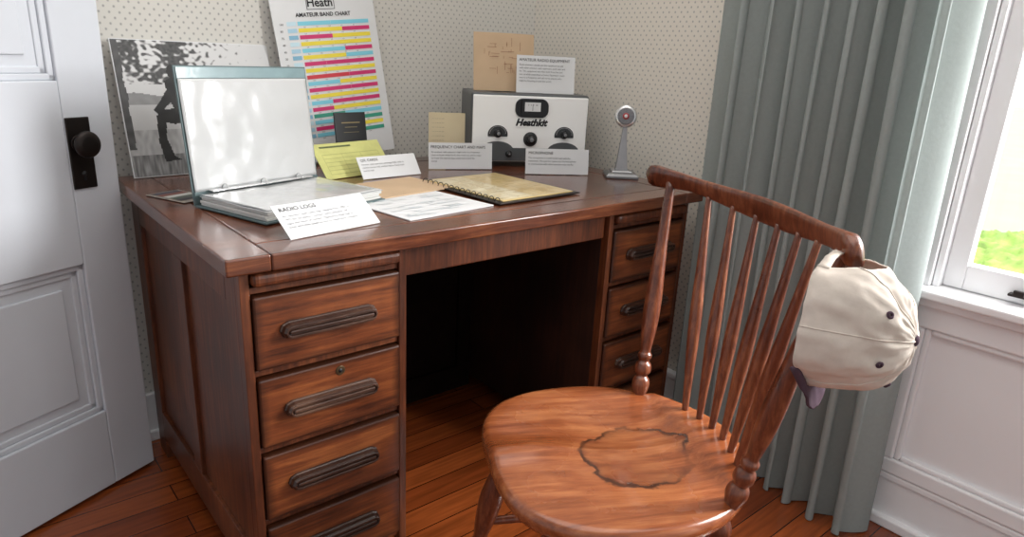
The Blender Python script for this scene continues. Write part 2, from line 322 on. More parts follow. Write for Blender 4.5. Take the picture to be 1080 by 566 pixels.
# ------------------------------------------------------------------ outside
lw=boxes("lawn",[(XR+.6,60,-40,40,-.85,-.80)],M['grass']); top(lw,"bright sunlit green lawn outside the window","lawn"); lw["kind"]="stuff"
bm=bmesh.new(); bmesh.ops.create_icosphere(bm,subdivisions=7,radius=1)
for v in bm.verts:
    n=v.co.normalized(); s=1+.08*noise.noise(n*3)+.07*noise.noise(n*14)+.035*noise.noise(n*40)
    v.co=Vector((n.x*.55*s,n.y*1.3*s,n.z*.56*s))
me=bpy.data.meshes.new("hedge"); bm.to_mesh(me); bm.free(); me.materials.append(M['bush']); me.polygons.foreach_set("use_smooth",[True]*len(me.polygons)); hd=link(bpy.data.objects.new("hedge",me)); hd.location=(3.6,-.5,-.185); top(hd,"low leafy green hedge outside below the window","hedge"); hd["kind"]="stuff"
# ------------------------------------------------------------------ curtain
nf=9; ns=nf*26; nz=18; y0,y1=.05,-.555; vs=[];fs=[]
rc=random.Random(12); jit=[rc.uniform(.8,1.25) for _ in range(nf+3)]
for k in range(nz+1):
    v=k/nz; z=.004+v*2.19
    amp=.044*(1-.15*v)
    for i in range(ns+1):
        u=i/ns; ph=u*nf*2*math.pi+1.1*math.sin(u*8+1)+.35*math.sin(v*3.0+u*13)
        kk=u*nf; a0=jit[int(kk)]; a1=jit[int(kk)+1]; t_=kk%1; t_=t_*t_*(3-2*t_); A_=a0+(a1-a0)*t_
        q_=max(0,min(1,(u-.02)/.16)); A_*=.45+.55*q_
        cx_=1.345-.022*q_-.042*u-.010*(1-v)*u
        yy=y0+(y1-y0-.030*(1-v))*u+.016*math.sin(2*ph)*A_
        xx=cx_+amp*A_*(math.cos(ph)+.10*math.cos(2*ph+u*20))+.004*math.sin(v*7+u*31)
        if yy>-.035: xx=max(xx,1.306)
        vs.append((min(xx,XR-.042 if z<.16 else XR-.026),yy,z))
for k in range(nz):
    for i in range(ns):
        a=k*(ns+1)+i; fs.append((a,a+1,a+ns+2,a+ns+1))
cu=mesh("curtain",vs,fs,M['curtain'],smooth=True); top(cu,"floor-length gray-green pleated fabric curtain beside the window","curtain")
# ------------------------------------------------------------------ DESK
W,D=1.29,.82; ZT=.76
desk=empty("desk",(W/2,D/2,0)); top(desk,"dark-stained wooden pedestal desk with drawers on both sides","desk")
g=.0006
boxes("desktop",[(0,.075,0,D,.730,ZT),(W-.075,W,0,D,.730,ZT),(.075+g,W-.075-g,0,.075,.730,ZT),(.075+g,W-.075-g,D-.075,D,.730,ZT),(.075+g,W-.075-g,.075+g,D-.075-g,.732,ZT-.0003)],M['top'],desk,bevel=.0035,seg=3)
def stadium(name,cx,cz,y,levels,mat,parent,n=4):
    vs=[];fs=[]
    for hl,hh,dep in levels:
        for side in (1,-1):
            for i in range(n+1):
                a=-math.pi/2+math.pi*i/n
                vs.append((cx+side*((hl-hh)+hh*math.cos(a)),y-dep,cz+side*hh*math.sin(a)))
    m=2*(n+1)
    for k in range(len(levels)-1):
        for i in range(m):
            j=(i+1)%m; fs.append((k*m+i,k*m+j,(k+1)*m+j,(k+1)*m+i))
    fs.append(tuple((len(levels)-1)*m+i for i in range(m)))
    o=mesh(name,vs,fs,mat,parent); bev(o,.0012,2); return o
PS,DP=.684,.1555; zl=.055
def pedestal(x0,x1,outer):
    b=[]; mi=[]
    xo0,xo1=(x0,x0+.024) if outer=='L' else (x1-.024,x1)
    xi0,xi1=(x1-.018,x1) if outer=='L' else (x0,x0+.018)
    b+=[(xo0,xo1,.0505,.105,0,.73),(xo0,xo1,D-.09,D-.02,0,.73),(xo0,xo1,.385,.445,.1405,.6545)]
    b+=[(xo0,xo1,.1055,D-.0905,.655,.73),(xo0,xo1,.1055,D-.0905,zl,.14)]
    b.append((xo0+.009,xo1-.006,.10,D-.085,.10,.70))
    ii=len(b)
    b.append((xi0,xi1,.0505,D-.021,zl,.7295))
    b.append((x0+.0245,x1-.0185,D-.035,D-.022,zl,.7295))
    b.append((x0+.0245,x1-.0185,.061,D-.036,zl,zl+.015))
    b+=[(x0-.0005,x0+.016,.026,.050,0,.7295),(x1-.016,x1+.0005,.026,.050,0,.7295)]
    for k in range(5): 
        zt=PS-k*DP; b.append((x0+.0165,x1-.0165,.032,.060,zt,zt+.012))
    b.append((x0+.0165,x1-.0165,.036,.060,zl,PS-4*DP-.0005))
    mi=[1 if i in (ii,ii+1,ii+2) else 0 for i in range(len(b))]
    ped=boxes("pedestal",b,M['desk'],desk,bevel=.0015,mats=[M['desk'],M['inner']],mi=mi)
    sl=boxes("writing_slide",[(x0+.018,x1-.018,.012,.30,.6985,.7255)],M['desk'],desk,bevel=.010,seg=3)
    for k in range(4):
        zt=PS-k*DP-.003; zb_=PS-(k+1)*DP+.015
        dr=boxes("drawer",[(x0+.018,x1-.018,.020,.04,zb_,zt),(x0+.027,x1-.027,.0405,.55,zb_+.01,zt-.02)],M['drawer'],desk,bevel=.004)
        cz=(zt+zb_)/2; cx=(x0+x1)/2-(.006 if outer=='L' else 0)
        stadium("handle",cx,cz,.020,[(.095,.0160,0),(.095,.0160,.004),(.093,.0140,.006),(.092,.0135,.015),(.089,.0112,.020),(.086,.0070,.0200),(.085,.0056,.0155),(.084,.0044,.0155),(.082,.0030,.0195),(.080,.0014,.0200)],M['pull'],dr)
        if outer=='L' and k==1:
            c=Vector((cx+.018,.020,zt-.020)); lathe("lock",[(0,.0095),(.8,.0095),(1,.0085)],c,c+Vector((0,-.0016,0)),M['brassold'],dr,n=24)
            c=c+Vector((0,-.0016,0)); lathe("keyhole",[(0,.0042),(1,.0042)],c,c+Vector((0,-.0006,0)),M['black'],dr,n=12)
PX=.350
pedestal(.028,PX,'L'); pedestal(W-PX,W-.028,'R')
boxes("center_drawer",[(PX+.002,W-PX-.002,.040,.060,.662,.728),(PX+.018,W-PX-.018,.0605,.5,.675,.722)],M['desk'],desk,bevel=.003)
xm=W/2; q0=PX+.0015
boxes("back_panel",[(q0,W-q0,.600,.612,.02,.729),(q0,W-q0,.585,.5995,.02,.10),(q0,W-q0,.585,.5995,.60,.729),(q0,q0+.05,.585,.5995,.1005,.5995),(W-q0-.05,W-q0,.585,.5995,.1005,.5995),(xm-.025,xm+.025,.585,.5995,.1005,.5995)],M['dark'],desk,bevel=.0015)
# ------------------------------------------------------------------ CHAIR
CC=Vector((.507,-.405,0)); Fc=Vector((-.894,.447,0)).normalized(); Sc=Vector((.447,.894,0)).normalized()
def cw(f,s,z): return CC+Fc*f+Sc*s+Vector((0,0,z))
chair=empty("windsor_chair",CC); top(chair,"brown wooden windsor chair with curved crest rail and water-stained seat","chair")
na,nr=80,16; vs=[];fs=[]
def outline(a):
    c,s=math.cos(a),math.sin(a)
    n=2.3+.6*max(0,c)
    ff=.222 if c>0 else .236
    r=(abs(c/ff)**n+abs(s/.230)**n)**(-1/n)
    f=r*c; ss=r*s
    if f<0: ss*=1-.19*(f/.236)**2
    return f,ss
def sz(f,s):
    z=.450
    d=((f+.06)/.13)**2+((abs(s)-.080)/.080)**2
    z-=.018*math.exp(-d)
    z-=.007*math.exp(-((f+.06)/.12)**2-(s/.05)**2)
    z+=.012*math.exp(-(s/.032)**2)*max(0,min(1,(f-.02)/.12))
    if f<-.14: z+= .008*min(1,(-.14-f)/.012)
    return z
prof=[(i/nr,0) for i in range(1,nr)]+[(.965,-.001),(.988,-.005),(1.0,-.013),(.996,-.024),(.965,-.036),(.90,-.042)]
vs.append(cw(0,0,sz(0,0)))
for q,dz in prof:
    for i in range(na):
        f,s=outline(2*math.pi*i/na); f*=q;s*=q
        z=sz(f,s)+dz if dz>-.02 else .450+dz
        vs.append(cw(f,s,z))
vs.append(cw(0,0,.404))
for i in range(na): fs.append((0,1+(i+1)%na,1+i))
for k in range(len(prof)-1):
    for i in range(na):
        j=(i+1)%na; fs.append((1+k*na+i,1+k*na+j,1+(k+1)*na+j,1+(k+1)*na+i))
e=len(vs)-1; k=len(prof)-1
for i in range(na): fs.append((1+k*na+i,1+k*na+(i+1)%na,e))
seat=mesh("seat",vs,fs,M['seat'],chair,smooth=True)
bm=bmesh.new(); bm.from_mesh(seat.data); bmesh.ops.recalc_face_normals(bm,faces=bm.faces); bm.to_mesh(seat.data); bm.free()
CC=Vector((.50,-.40,0))
def crest(s): 
    u=s/.29; return cw(-.245+.9*s*s,s,.866+.018*u*u+(.008*u*u if s<0 else 0))
n=60; ring=20; vs=[];fs=[]
for k in range(n+1):
    s=-.300+.605*k/n; c=crest(s); t=(crest(s+.003)-crest(s-.003)).normalized(); up=Vector((0,0,1)); up=(up-t*up.dot(t)).normalized(); side=t.cross(up)
    u=min(1,abs(s)/.305)
    sm=max(0,min(1,(u-.62)/.38)); sm=sm*sm*(3-2*sm)
    hh=.0225-.0075*math.sin(min(1,u/.70)*math.pi/2)**2+.0080*sm
    w_=.0072+.0065*sm
    e_=(k if k<n/2 else n-k)/n*.605
    if e_<.022: q=math.sqrt(max(.05,1-(1-e_/.022)**2)); hh*=q; w_*=q
    for i in range(ring):
        a=2*math.pi*i/ring; cx=math.copysign(abs(math.cos(a))**.5,math.cos(a))*w_; cz=math.copysign(abs(math.sin(a))**.85,math.sin(a))*hh
        vs.append(c+side*(cx-cz*.22)+up*(cz-.008*sm))
for k in range(n):
    for i in range(ring): j=(i+1)%ring; fs.append((k*ring+i,k*ring+j,(k+1)*ring+j,(k+1)*ring+i))
fs.append(tuple(range(ring-1,-1,-1))); fs.append(tuple(n*ring+i for i in range(ring)))
mesh("crest_rail",vs,fs,M['chair'],chair,smooth=True)
postp=smoothprof([(0,.011),(.03,.0155),(.06,.018),(.085,.0155),(.10,.0105),(.115,.0155),(.135,.017),(.155,.0155),(.17,.0105),(.185,.014),(.20,.014),(.215,.0105),(.25,.012),(.34,.0160),(.44,.0170),(.56,.0150),(.70,.0118),(.85,.0102),(1,.0095)],3)
for sg in (1,-1):
    lathe("post",postp,cw(-.138,sg*.180,.44),crest(sg*.250)-Vector((0,0,.008)),M['chair'],chair,n=20)
spp=smoothprof([(0,.0062),(.12,.0076),(.35,.0114),(.5,.0114),(.7,.0086),(.9,.0062),(1,.0054)],4)
for k in range(6):
    q=(k-2.5)/2.5; sb=q*.094; lathe("spindle",spp,cw(-.213+.016*q*q,sb,.448),crest(q*.158)-Vector((0,0,.012)),M['chair'],chair,n=14)
legp=smoothprof([(0,.017),(.05,.02),(.10,.022),(.14,.016),(.17,.021),(.20,.021),(.23,.014),(.30,.018),(.42,.024),(.55,.021),(.68,.014),(.72,.020),(.75,.020),(.78,.014),(.88,.014),(1,.010)],3)
ft={}
for sf in (1,-1):
    for ss in (1,-1):
        a=cw(sf*.135,ss*.145,.412); b=cw(sf*.205,ss*.205,0.0); ft[(sf,ss)]=(a,b)
        lathe("leg",legp,a,b,M['chair'],chair,n=18)
stp=smoothprof([(0,.008),(.2,.010),(.45,.016),(.55,.016),(.8,.010),(1,.008)],4)
mid={}
for ss in (1,-1):
    p=ft[(1,ss)][0].lerp(ft[(1,ss)][1],.58); q=ft[(-1,ss)][0].lerp(ft[(-1,ss)][1],.58); mid[ss]=p.lerp(q,.5); lathe("stretcher",stp,p,q,M['chair'],chair,n=14)
lathe("stretcher",stp,mid[1],mid[-1],M['chair'],chair,n=14)
# ------------------------------------------------------------------ CAP
A=(Rv*.78-Fv*.60-Uv*.18).normalized(); B=(Fv*.22-Uv*.96-Rv*.12); B=(B-A*B.dot(A)).normalized(); S_=A.cross(B)
RC=Vector((.508,-.728,.795))-Rv*.012+Uv*.008; cap=empty("baseball_cap",RC-A*0); top(cap,"beige cotton baseball cap with purple brim hung on the chair back","cap")
def capP(th,v,off=0):
    c=math.cos(v*math.pi/2); s=math.sin(v*math.pi/2)
    r=.088*(max(0,c)**1.02) if v<1 else 0
    h=.106*s**.98
    p=RC+B*(math.cos(th)*r*1.03)+S_*(math.sin(th)*r*.99)+A*h-Uv*.008*s*s
    n=(p-(RC+A*.02)).normalized()
    k=min(1,r/.03)
    w=.007*noise.noise(Vector((math.cos(th)*1.5,math.sin(th)*1.5,v*2.0+3)))*k+.004*noise.noise(Vector((math.cos(th)*3.2,math.sin(th)*3.2,v*5+9)))*k+.002*noise.noise(Vector((math.cos(th)*7,math.sin(th)*7,v*11+2)))*k
    w+=.0018*abs(math.cos(3*(th)))*k
    return p+n*(w+off)
def v0of(th):
    am=abs(((th-math.pi+math.pi)%(2*math.pi))-math.pi)
    return .40*math.sqrt(max(0,1-(am/.68)**2)) if am<.68 else 0
nt_,nv=132,28; vs=[];fs=[]; 
for j in range(nv):
    for i in range(nt_):
        th=2*math.pi*i/nt_; v0=v0of(th); vs.append(capP(th,v0+(1-v0)*j/nv))
vs.append(capP(0,1)); 
for j in range(nv-1):
    for i in range(nt_):
        k=(i+1)%nt_; fs.append((j*nt_+i,j*nt_+k,(j+1)*nt_+k,(j+1)*nt_+i))
for i in range(nt_): fs.append(((nv-1)*nt_+i,(nv-1)*nt_+(i+1)%nt_,len(vs)-1))
cr=mesh("crown",vs,fs,M['cap'],cap,smooth=True); so=cr.modifiers.new("s",'SOLIDIFY'); so.thickness=.002
vs=[];fs=[]
for i in range(21):
    t_=-1+2*i/20; th=math.pi+t_*.70
    for v in (0,.075): vs.append(capP(th,v,.0015-.012*(1-t_*t_)))
for i in range(20): fs.append((2*i,2*i+2,2*i+3,2*i+1))
stp_=mesh("strap",vs,fs,M['cap'],cap,smooth=True); so=stp_.modifiers.new("s",'SOLIDIFY'); so.thickness=.0025
for k in range(6):
    th=math.pi/6+k*math.pi/3; v0=v0of(th)
    tube("seam",[capP(th,v0+(1-v0)*i/20*.995,.0002) for i in range(21)],.0009,M['cap'],cap,n=6)
    th2=k*math.pi/3
    if k!=3:
        c=capP(th2,.55,.001); nn=(c-(RC+A*.03)).normalized(); a=nn.orthogonal().normalized(); b=nn.cross(a)
        tube("eyelet",[c+(a*math.cos(x)+b*math.sin(x))*.0030 for x in np.linspace(0,2*math.pi,13)[:-1]],.0018,M['capbrim'],cap,n=6,closed=True)
bt=capP(0,.999); lathe("button",smoothprof([(0,.0070),(.4,.0070),(.8,.005),(1,.001)],3),bt-A*.002,bt+A*.004,M['capbrim'],cap,n=16)
# soft, lopsided visor hanging from the rim
vs=[];fs=[]; nb,nd=44,12
for j in range(nd+1):
    q=j/nd
    for i in range(nb+1):
        t_=-1+2*i/nb; th=t_*.95; b0=capP(th,0,-.001)
        L_=.040*(max(0,1-abs(t_)**4))**.5*(.62+.55*(t_+1)/2)
        vs.append(b0+(-Uv*.97+Rv*.24*(1-.6*t_)).normalized()*(L_*q)+Fv*(.010*q*q))
for j in range(nd):
    for i in range(nb): a=j*(nb+1)+i; fs.append((a,a+1,a+nb+2,a+nb+1))
br=mesh("brim",vs,fs,M['capbrim'],cap,smooth=True); so=br.modifiers.new("s",'SOLIDIFY'); so.thickness=.004
# ------------------------------------------------------------------ items on desk
o,T,w,h=sheet("photo_print",(.035,.765,.762),(.425,.80,.762),(.02,.835,1.085),M['paper'],"black and white photo print leaning on the wall behind a binder","photograph",th=.004)
gx,gy=190,140; mgn=.002
vs=[];fs=[];cols=[]
def inpoly(x,y,P):
    c=False; j=len(P)-1
    for i in range(len(P)):
        if (P[i][1]>y)!=(P[j][1]>y) and x<(P[j][0]-P[i][0])*(y-P[i][1])/(P[j][1]-P[i][1])+P[i][0]: c=not c
        j=i
    return c
figs=[[(.27,.70),(.31,.73),(.40,.71),(.44,.62),(.45,.50),(.44,.42),(.36,.40),(.32,.45),(.29,.55)],
      [(.44,.52),(.43,.42),(.30,.38),(.22,.40),(.19,.44),(.22,.49),(.32,.50)],
      [(.19,.45),(.25,.43),(.23,.28),(.26,.14),(.30,.11),(.20,.10),(.18,.25)],
      [(.40,.45),(.46,.44),(.42,.26),(.40,.12),(.43,.10),(.35,.10),(.36,.28)],
      [(.29,.66),(.32,.58),(.25,.50),(.20,.46),(.18,.49),(.23,.56)]]
def infig(u,v): return ((u-.335)/.038)**2+((v-.775)/.055)**2<1 or any(inpoly(u,v,P) for P in figs)
def nn(u,v,s,o_=0): return .5+.5*noise.noise(Vector((u*s,v*s,o_)))
def sst(a,b,x): t=max(0,min(1,(x-a)/(b-a))); return t*t*(3-2*t)
for j in range(gy):
    for i in range(gx):
        u=(i+.5)/gx;v=(j+.5)/gy
        g_=205+18*(v-.5)
        hz=.58+.05*nn(u,0,6)
        if v<hz: g_=130+25*nn(u,v,20)
        if v<.53: g_=196-18*nn(u,v,8)
        if v<.34: g_=140+50*nn(u*3,v,14)
        if v<.16: g_=75+100*nn(u*6,v*.8,12)
        fol=nn(u,v,7,2)*.4+nn(u,v,34,5)*.6
        if v>.68:
            k_=sst(.40,.56,fol-.45*max(0,u-.30)+.25*(v-.80)); g_=g_*(1-k_)+(48+50*nn(u,v,50))*k_
        if u<.03+.02*nn(u,v,9) and v>.2: g_=60+30*nn(u,v,20)
        if infig(u,v): g_=26+26*nn(u,v,14)
        k=len(vs); x0=mgn+(w-2*mgn)*i/gx;x1=mgn+(w-2*mgn)*(i+1)/gx;y0=mgn+(h-2*mgn)*j/gy;y1=mgn+(h-2*mgn)*(j+1)/gy
        vs+=[T@Vector(p) for p in ((x0,y0,.0008),(x1,y0,.0008),(x1,y1,.0008),(x0,y1,.0008))]; fs.append((k,k+1,k+2,k+3)); cols+=[C4(lin((g_,g_,g_)))]*4
im=mesh("printed_image",vs,fs,M['attr'],o); ca_=im.data.color_attributes.new("Col",'FLOAT_COLOR','CORNER'); ca_.data.foreach_set("color",[x for c in cols for x in c])
# band chart poster
o,T,w,h=sheet("wall_chart",(.467,.795,.762),(.780,.80,.795),(.42,.845,1.235),M['paper'],"plastic-covered amateur radio band chart with colored bars leaning on the wall","poster",th=.003)
ht=h-.016
lettering(o,T,[("Heath",.032,w*.46,ht-.038,'CENTER',.0006)])
lettering(o,T,[("AMATEUR BAND CHART",.0150,w*.48,ht-.064,'CENTER',.0003)])
qs=[(w*.33,ht-.046,w*.60,ht-.0445,(40,40,40)),(w*.33,ht-.0105,w*.60,ht-.009,(40,40,40)),(w*.33,ht-.046,w*.335,ht-.009,(40,40,40)),(w*.595,ht-.046,w*.60,ht-.009,(40,40,40))]
cy=(130,208,226); ma=(208,50,110); ye=(240,220,70); re=(208,60,70); gr=(60,155,130)
yy=ht-.076; txts=[]; rr_=random.Random(11)
pal=[[cy,cy],[ye,ma],[ma,ye],[ye,ye],[cy,ma],[ye,cy],[ma,ma],[ye,ye],[re,ma],[cy,ye],[ma,ma],[ye,ye],[cy,ma],[ma,ye],[gr,cy],[cy,gr],[ma,ye],[cy,gr]]
names=["160","80","75","40","40","30","20","17","15","12","10","6","6","4","2","2","1","1"]
for i,pr in enumerate(pal):
    hh=.0180; x=w*.22; tot=w*.70; c0=rr_.choice([.3,.45,.6])
    qs.append((x,yy-hh*.60,x+tot*c0-.0004,yy,pr[0])); qs.append((x+tot*c0,yy-hh*.60,x+tot,yy,pr[1]))
    qs.append((w*.12,yy-hh*.60,w*.205,yy,[(200,226,236),(170,206,224),(130,180,206)][i%3]))
    txts.append((names[i],.008,w*.05,yy-hh*.5))
    for q in range(5): txts.append(("%.1f"%(1.8+i*1.7+q*.3),.0048,w*(.27+.12*q),yy-hh*.92))
    yy-=hh
colorquads("printed_bars",qs,o,T); lettering(o,T,txts)
# binder
HL=Vector((.068,.394,.762)); HR=Vector((.380,.492,.762))
bx=(HR-HL).normalized(); bw=(HR-HL).length; by=Vector((bx.y*-1,bx.x,0)); dep=.225
TB=Matrix(((bx[0],by[0],0,HL[0]),(bx[1],by[1],0,HL[1]),(0,0,1,HL[2]),(0,0,0,1)))
binder=empty("ring_binder",TB@Vector((bw/2,-dep/2,0))); top(binder,"open gray-teal ring binder with clear plastic page sleeves","binder")
boxes("cover",[(0,bw,-dep,0,0,.004),(0,bw,-.004,.0,0.0045,.03)],M['teal'],binder,T=TB,bevel=.001)
boxes("page_stack",[(.007,bw-.007,-dep+.007,-.012,.0045,.0095),(.005,bw-.010,-dep+.009,-.012,.0100,.0155),(.009,bw-.006,-dep+.006,-.012,.0160,.0215)],M['page'],binder,T=TB,bevel=.0008)
def wavy(name,T,x0,x1,y0,y1,z,amp,seed,mat,parent,nx=30,ny=20):
    vs=[];fs=[]
    for j in range(ny+1):
        for i in range(nx+1):
            u=i/nx;v=j/ny; vs.append(T@Vector((x0+u*(x1-x0),y0+v*(y1-y0),z+amp*(noise.noise(Vector((u*3,v*2.2,seed)))+.5*noise.noise(Vector((u*9,v*5,seed+4)))+.6))))
    for j in range(ny):
        for i in range(nx): a=j*(nx+1)+i; fs.append((a,a+1,a+nx+2,a+nx+1))
    o=mesh(name,vs,fs,mat,parent,smooth=True); s=o.modifiers.new("s",'SOLIDIFY'); s.thickness=.0008; return o
for k in range(2): wavy("page_sleeve",TB,.004+.003*k,bw-.004-.004*k,-dep+.003+.003*k,-.012,.0225+k*.003,.0020,k*3.1,M['vinyl'],binder)
lean=.028; ch=.250
b0=HL+Vector((0,0,.03)); b1=HR+Vector((0,0,.03))
Tc,_,_=frameT(b0,b1,b0+Vector((-bx.y*lean,bx.x*lean,ch)))
hh=math.hypot(lean,ch)
boxes("front_cover",[(-.002,bw+.002,-.028,hh,-.0035,0)],M['teal'],binder,T=Tc,bevel=.0012)
wavy("page_sleeve",Tc,.002,bw-.003,0,hh-.026,.001,.0040,1,M['vinyl'],binder,40,30)
boxes("sleeve_strip",[(.002,bw-.002,hh-.025,hh-.003,0,.0022)],M['vinylgreen'],binder,T=Tc,bevel=.0008)
boxes("ring_bar",[(.03,bw-.03,-.022,-.006,.030,.033)],M['chrome'],binder,T=TB,bevel=.001)
for q in (.2,.5,.8):
    c=Vector((bw*q,-.014,.030)); tube("binder_ring",[TB@(c+Vector((0,math.cos(a)*.012,math.sin(a)*.012))) for a in np.linspace(0,math.pi,10)],.0013,M['chrome'],binder,n=6)
# description cards
INFO="description cards on the desk"
o,T,w,h=sheet("description_card",(.135,.062,.762),(.335,.100,.762),(.128,.124,.811),M['paper'],"white card headed RADIO LOGS lying tilted at the desk's front edge","sign",easel=.02,group=INFO)
lettering(o,T,[("RADIO LOGS",.0135,.010,h-.017,'LEFT')])
lettering(o,T,para("An operator used radio logs, ranging from 1955 to 1972 for his station, contain radio operator call signs and dates of contact. Operators keep logs to track who they speak to and to recall their contacts.",.0072,.010,h-.030,w-.012,1.2),M['grayink'])
o,T,w,h=sheet("description_card",(.525,.525,.762),(.712,.540,.762),(.515,.560,.815),M['paper'],"white card about postcards propped in front of a yellow form","sign",easel=.025,group=INFO)
lettering(o,T,[("QSL CARDS",.0105,.008,h-.014,'LEFT')])
lettering(o,T,para("Amateur radio operators exchanged QSL cards to confirm contact with another station. Cards were sent by mail.",.0066,.008,h-.025,w-.014),M['grayink'])
o,T,w,h=sheet("description_card",(.775,.598,.762),(.950,.520,.762),(.780,.606,.838),M['paper'],"white card headed FREQUENCY CHART AND MAPS standing before a radio","sign",easel=.03,group=INFO)
lettering(o,T,[("FREQUENCY CHART AND MAPS",.0114,.006,h-.016,'LEFT')])
lettering(o,T,para("An amateur radio operator might refer to a frequency chart to know which bands they could use, and to maps to locate the stations they contacted around the world.",.0066,.008,h-.029,w-.014),M['grayink'])
o,T,w,h=sheet("description_card",(.992,.415,.762),(1.158,.320,.762),(.998,.424,.835),M['paper'],"white card headed MICROPHONE standing before a radio","sign",easel=.03,group=INFO)
lettering(o,T,[("MICROPHONE",.0114,.008,h-.016,'LEFT')])
lettering(o,T,para("This microphone is a desk model used with the transmitter. The operator spoke into the microphone to communicate with other operators near and far.",.0066,.008,h-.029,w-.014),M['grayink'])
# yellow-green form
o,T,w,h=sheet("call_sign_form",(.44,.560,.762),(.665,.610,.762),(.433,.630,.843),pmat("form_yellow",lin((200,200,126)),.5),"yellow-green printed form propped on the desk beside a binder","form",easel=.02)
qs=[(w*.1,h-.014,w*.55,h-.009,(90,98,60))]
for i in range(6): qs.append((.02,.012+i*.012,w-.02,.0128+i*.012,(140,146,90)))
for i in range(4): qs.append((.02+i*(w-.04)/3,.012,.0206+i*(w-.04)/3,.072,(140,146,90)))
colorquads("printed_table",qs,o,T)
o,T,w,h=sheet("small_booklet",(.545,.705,.762),(.645,.715,.762),(.540,.725,.915),M['black'],"small black booklet with faint gold lines propped against the chart","booklet",th=.006,easel=.03)
colorquads("cover_print",[(w*.2,h-.030,w*.8,h-.027,(150,132,90)),(w*.3,h-.042,w*.7,h-.040,(130,116,80)),(w*.25,h-.056,w*.75,h-.0545,(120,106,74))],o,T)
o,T,w,h=sheet("manila_card",(.835,.690,.762),(.935,.640,.762),(.838,.700,.915),M['tan2'],"small tan card with faded typing standing beside a radio","card",easel=.03)
lettering(o,T,[("- - - -- -- ---",.008,.01,h-.02-i*.013) for i in range(6)],M['grayink'])
# flat papers
o,T,w,h=sheet("paper_folder",(.445,.285,.766),(.675,.325,.766),(.425,.455,.766),M['tan'],"tan cardboard folder lying flat on the desk","folder",th=.003)
o,T,w,h=sheet("map_sheet",(.395,.085,.7625),(.640,.120,.7625),(.375,.285,.7625),M['paper'],"white printed map sheets lying flat on the desk","paper",th=.002)
colorquads("printed_map",[(a,b,a+random.uniform(.01,.05),b+random.uniform(.002,.010),random.choice([(208,212,214),(200,206,210),(216,218,218)]),i*.00001) for i in range(50) for a,b in [(.01+random.random()*.18,.01+random.random()*.17)]],o,T)
bk=empty("open_logbook",(.80,.30,.762)); top(bk,"open ring-bound album with yellowed map page under plastic","book")
Tk,wk,hk=frameT((.655,.115,.7625),(.925,.130,.7625),(.72,.44,.7625))
boxes("cover",[(-.004,wk+.004,-.004,hk+.004,0,.003)],M['iron'],bk,T=Tk,bevel=.001)
boxes("page",[(.018,wk-.010,.010,hk-.010,.003,.0055)],M['book'],bk,T=Tk,bevel=.0005)
boxes("inner_sheet",[(.030,wk*.46,.020,hk-.022,.0056,.0062)],pmat("pale_inner_sheet",lin((230,218,184)),.4,coat=.5),bk,T=Tk)
qs=[]
for i in range(20):
    y=.028+i*(hk-.065)/20; x=.04
    while x<wk-.045:
        l=random.uniform(.010,.035)
        if random.random()<.6: qs.append((x,y,min(x+l,wk-.03),y+.003,random.choice([(184,158,104),(196,170,116),(172,146,96)])))
        x+=l+.005
for xx_ in np.linspace(.036,wk-.028,6): qs.append((xx_,.02,xx_+.0010,hk-.03,(160,134,88)))
qs+=[(.028,hk-.028,wk-.022,hk-.0265,(160,134,88))]
colorquads("printed_rows",qs,bk,Tk,z=.0066)
for q in np.linspace(.06,.94,14): 
    c=Vector((.008,hk*q,.004)); tube("binder_ring",[Tk@(c+Vector((math.cos(a)*.008,0,math.sin(a)*.008))) for a in np.linspace(0,math.pi,9)],.0011,M['black'],bk,n=6)
o,T,w,h=sheet("postcard",(.012,.555,.7625),(.060,.440,.7625),(.085,.590,.7625),pmat("postcard_face",lin((150,140,130)),.5,var=.4,scale=60),"small colored postcard lying flat on the desk behind a binder","card",th=.001)
colorquads("printed_image",[(.006+.02*i,.008,.026+.02*i,h-.008,[(60,60,70),(120,70,60),(190,190,185),(80,90,80),(60,55,60)][i]) for i in range(5)],o,T)
# ------------------------------------------------------------------ RADIO
RL=Vector((.93,.605,ZT)); RR=Vector((1.262,.435,ZT)); rx=(RR-RL).normalized(); rw=(RR-RL).length; ry=Vector((-rx.y,rx.x,0)); rh=.222; rd=.20
TR=Matrix(((rx[0],ry[0],0,RL[0]),(rx[1],ry[1],0,RL[1]),(0,0,1,RL[2]),(0,0,0,1)))
radio=empty("radio_transmitter",TR@Vector((rw/2,rd/2,0))); top(radio,"vintage gray amateur radio set with round dials and meter","radio")
boxes("case",[(0,rw,.004,rd,.012,rh)],M['grayp'],radio,T=TR,bevel=.008,seg=3)
boxes("front_panel",[(.005,rw-.005,-.003,.006,.016,rh-.007)],M['lightp'],radio,T=TR,bevel=.003)
for fx,fy in ((.03,.02),(rw-.03,.02),(.03,rd-.02),(rw-.03,rd-.02)): lathe("foot",[(0,.010),(1,.010)],TR@Vector((fx,fy,0)),TR@Vector((fx,fy,.013)),M['black'],radio,n=12)
TP=TR@Matrix(((1,0,0,0),(0,0,-1,-.003),(0,1,0,0),(0,0,0,1)))
def disc(name,cx,cy,r0,r1,d0,d1,mat,parent,n=32): return lathe(name,[(0,r0),(.8,r0),(1,r1)],TP@Vector((cx,cy,d0)),TP@Vector((cx,cy,d1)),mat,parent,n=n)
def plate(name,pts,d,mat,parent,z0=0):
    m_=len(pts); vs=[TP@Vector((x,y,z0)) for x,y in pts]+[TP@Vector((x,y,d)) for x,y in pts]
    return mesh(name,vs,[tuple(range(m_,2*m_))]+[(i,(i+1)%m_,m_+(i+1)%m_,m_+i) for i in range(m_)],mat,parent)
D1=(.083,.102); D2=(rw-.078,.102)
pts=[(.008,.018),(rw-.008,.018),(rw-.02,.044)]
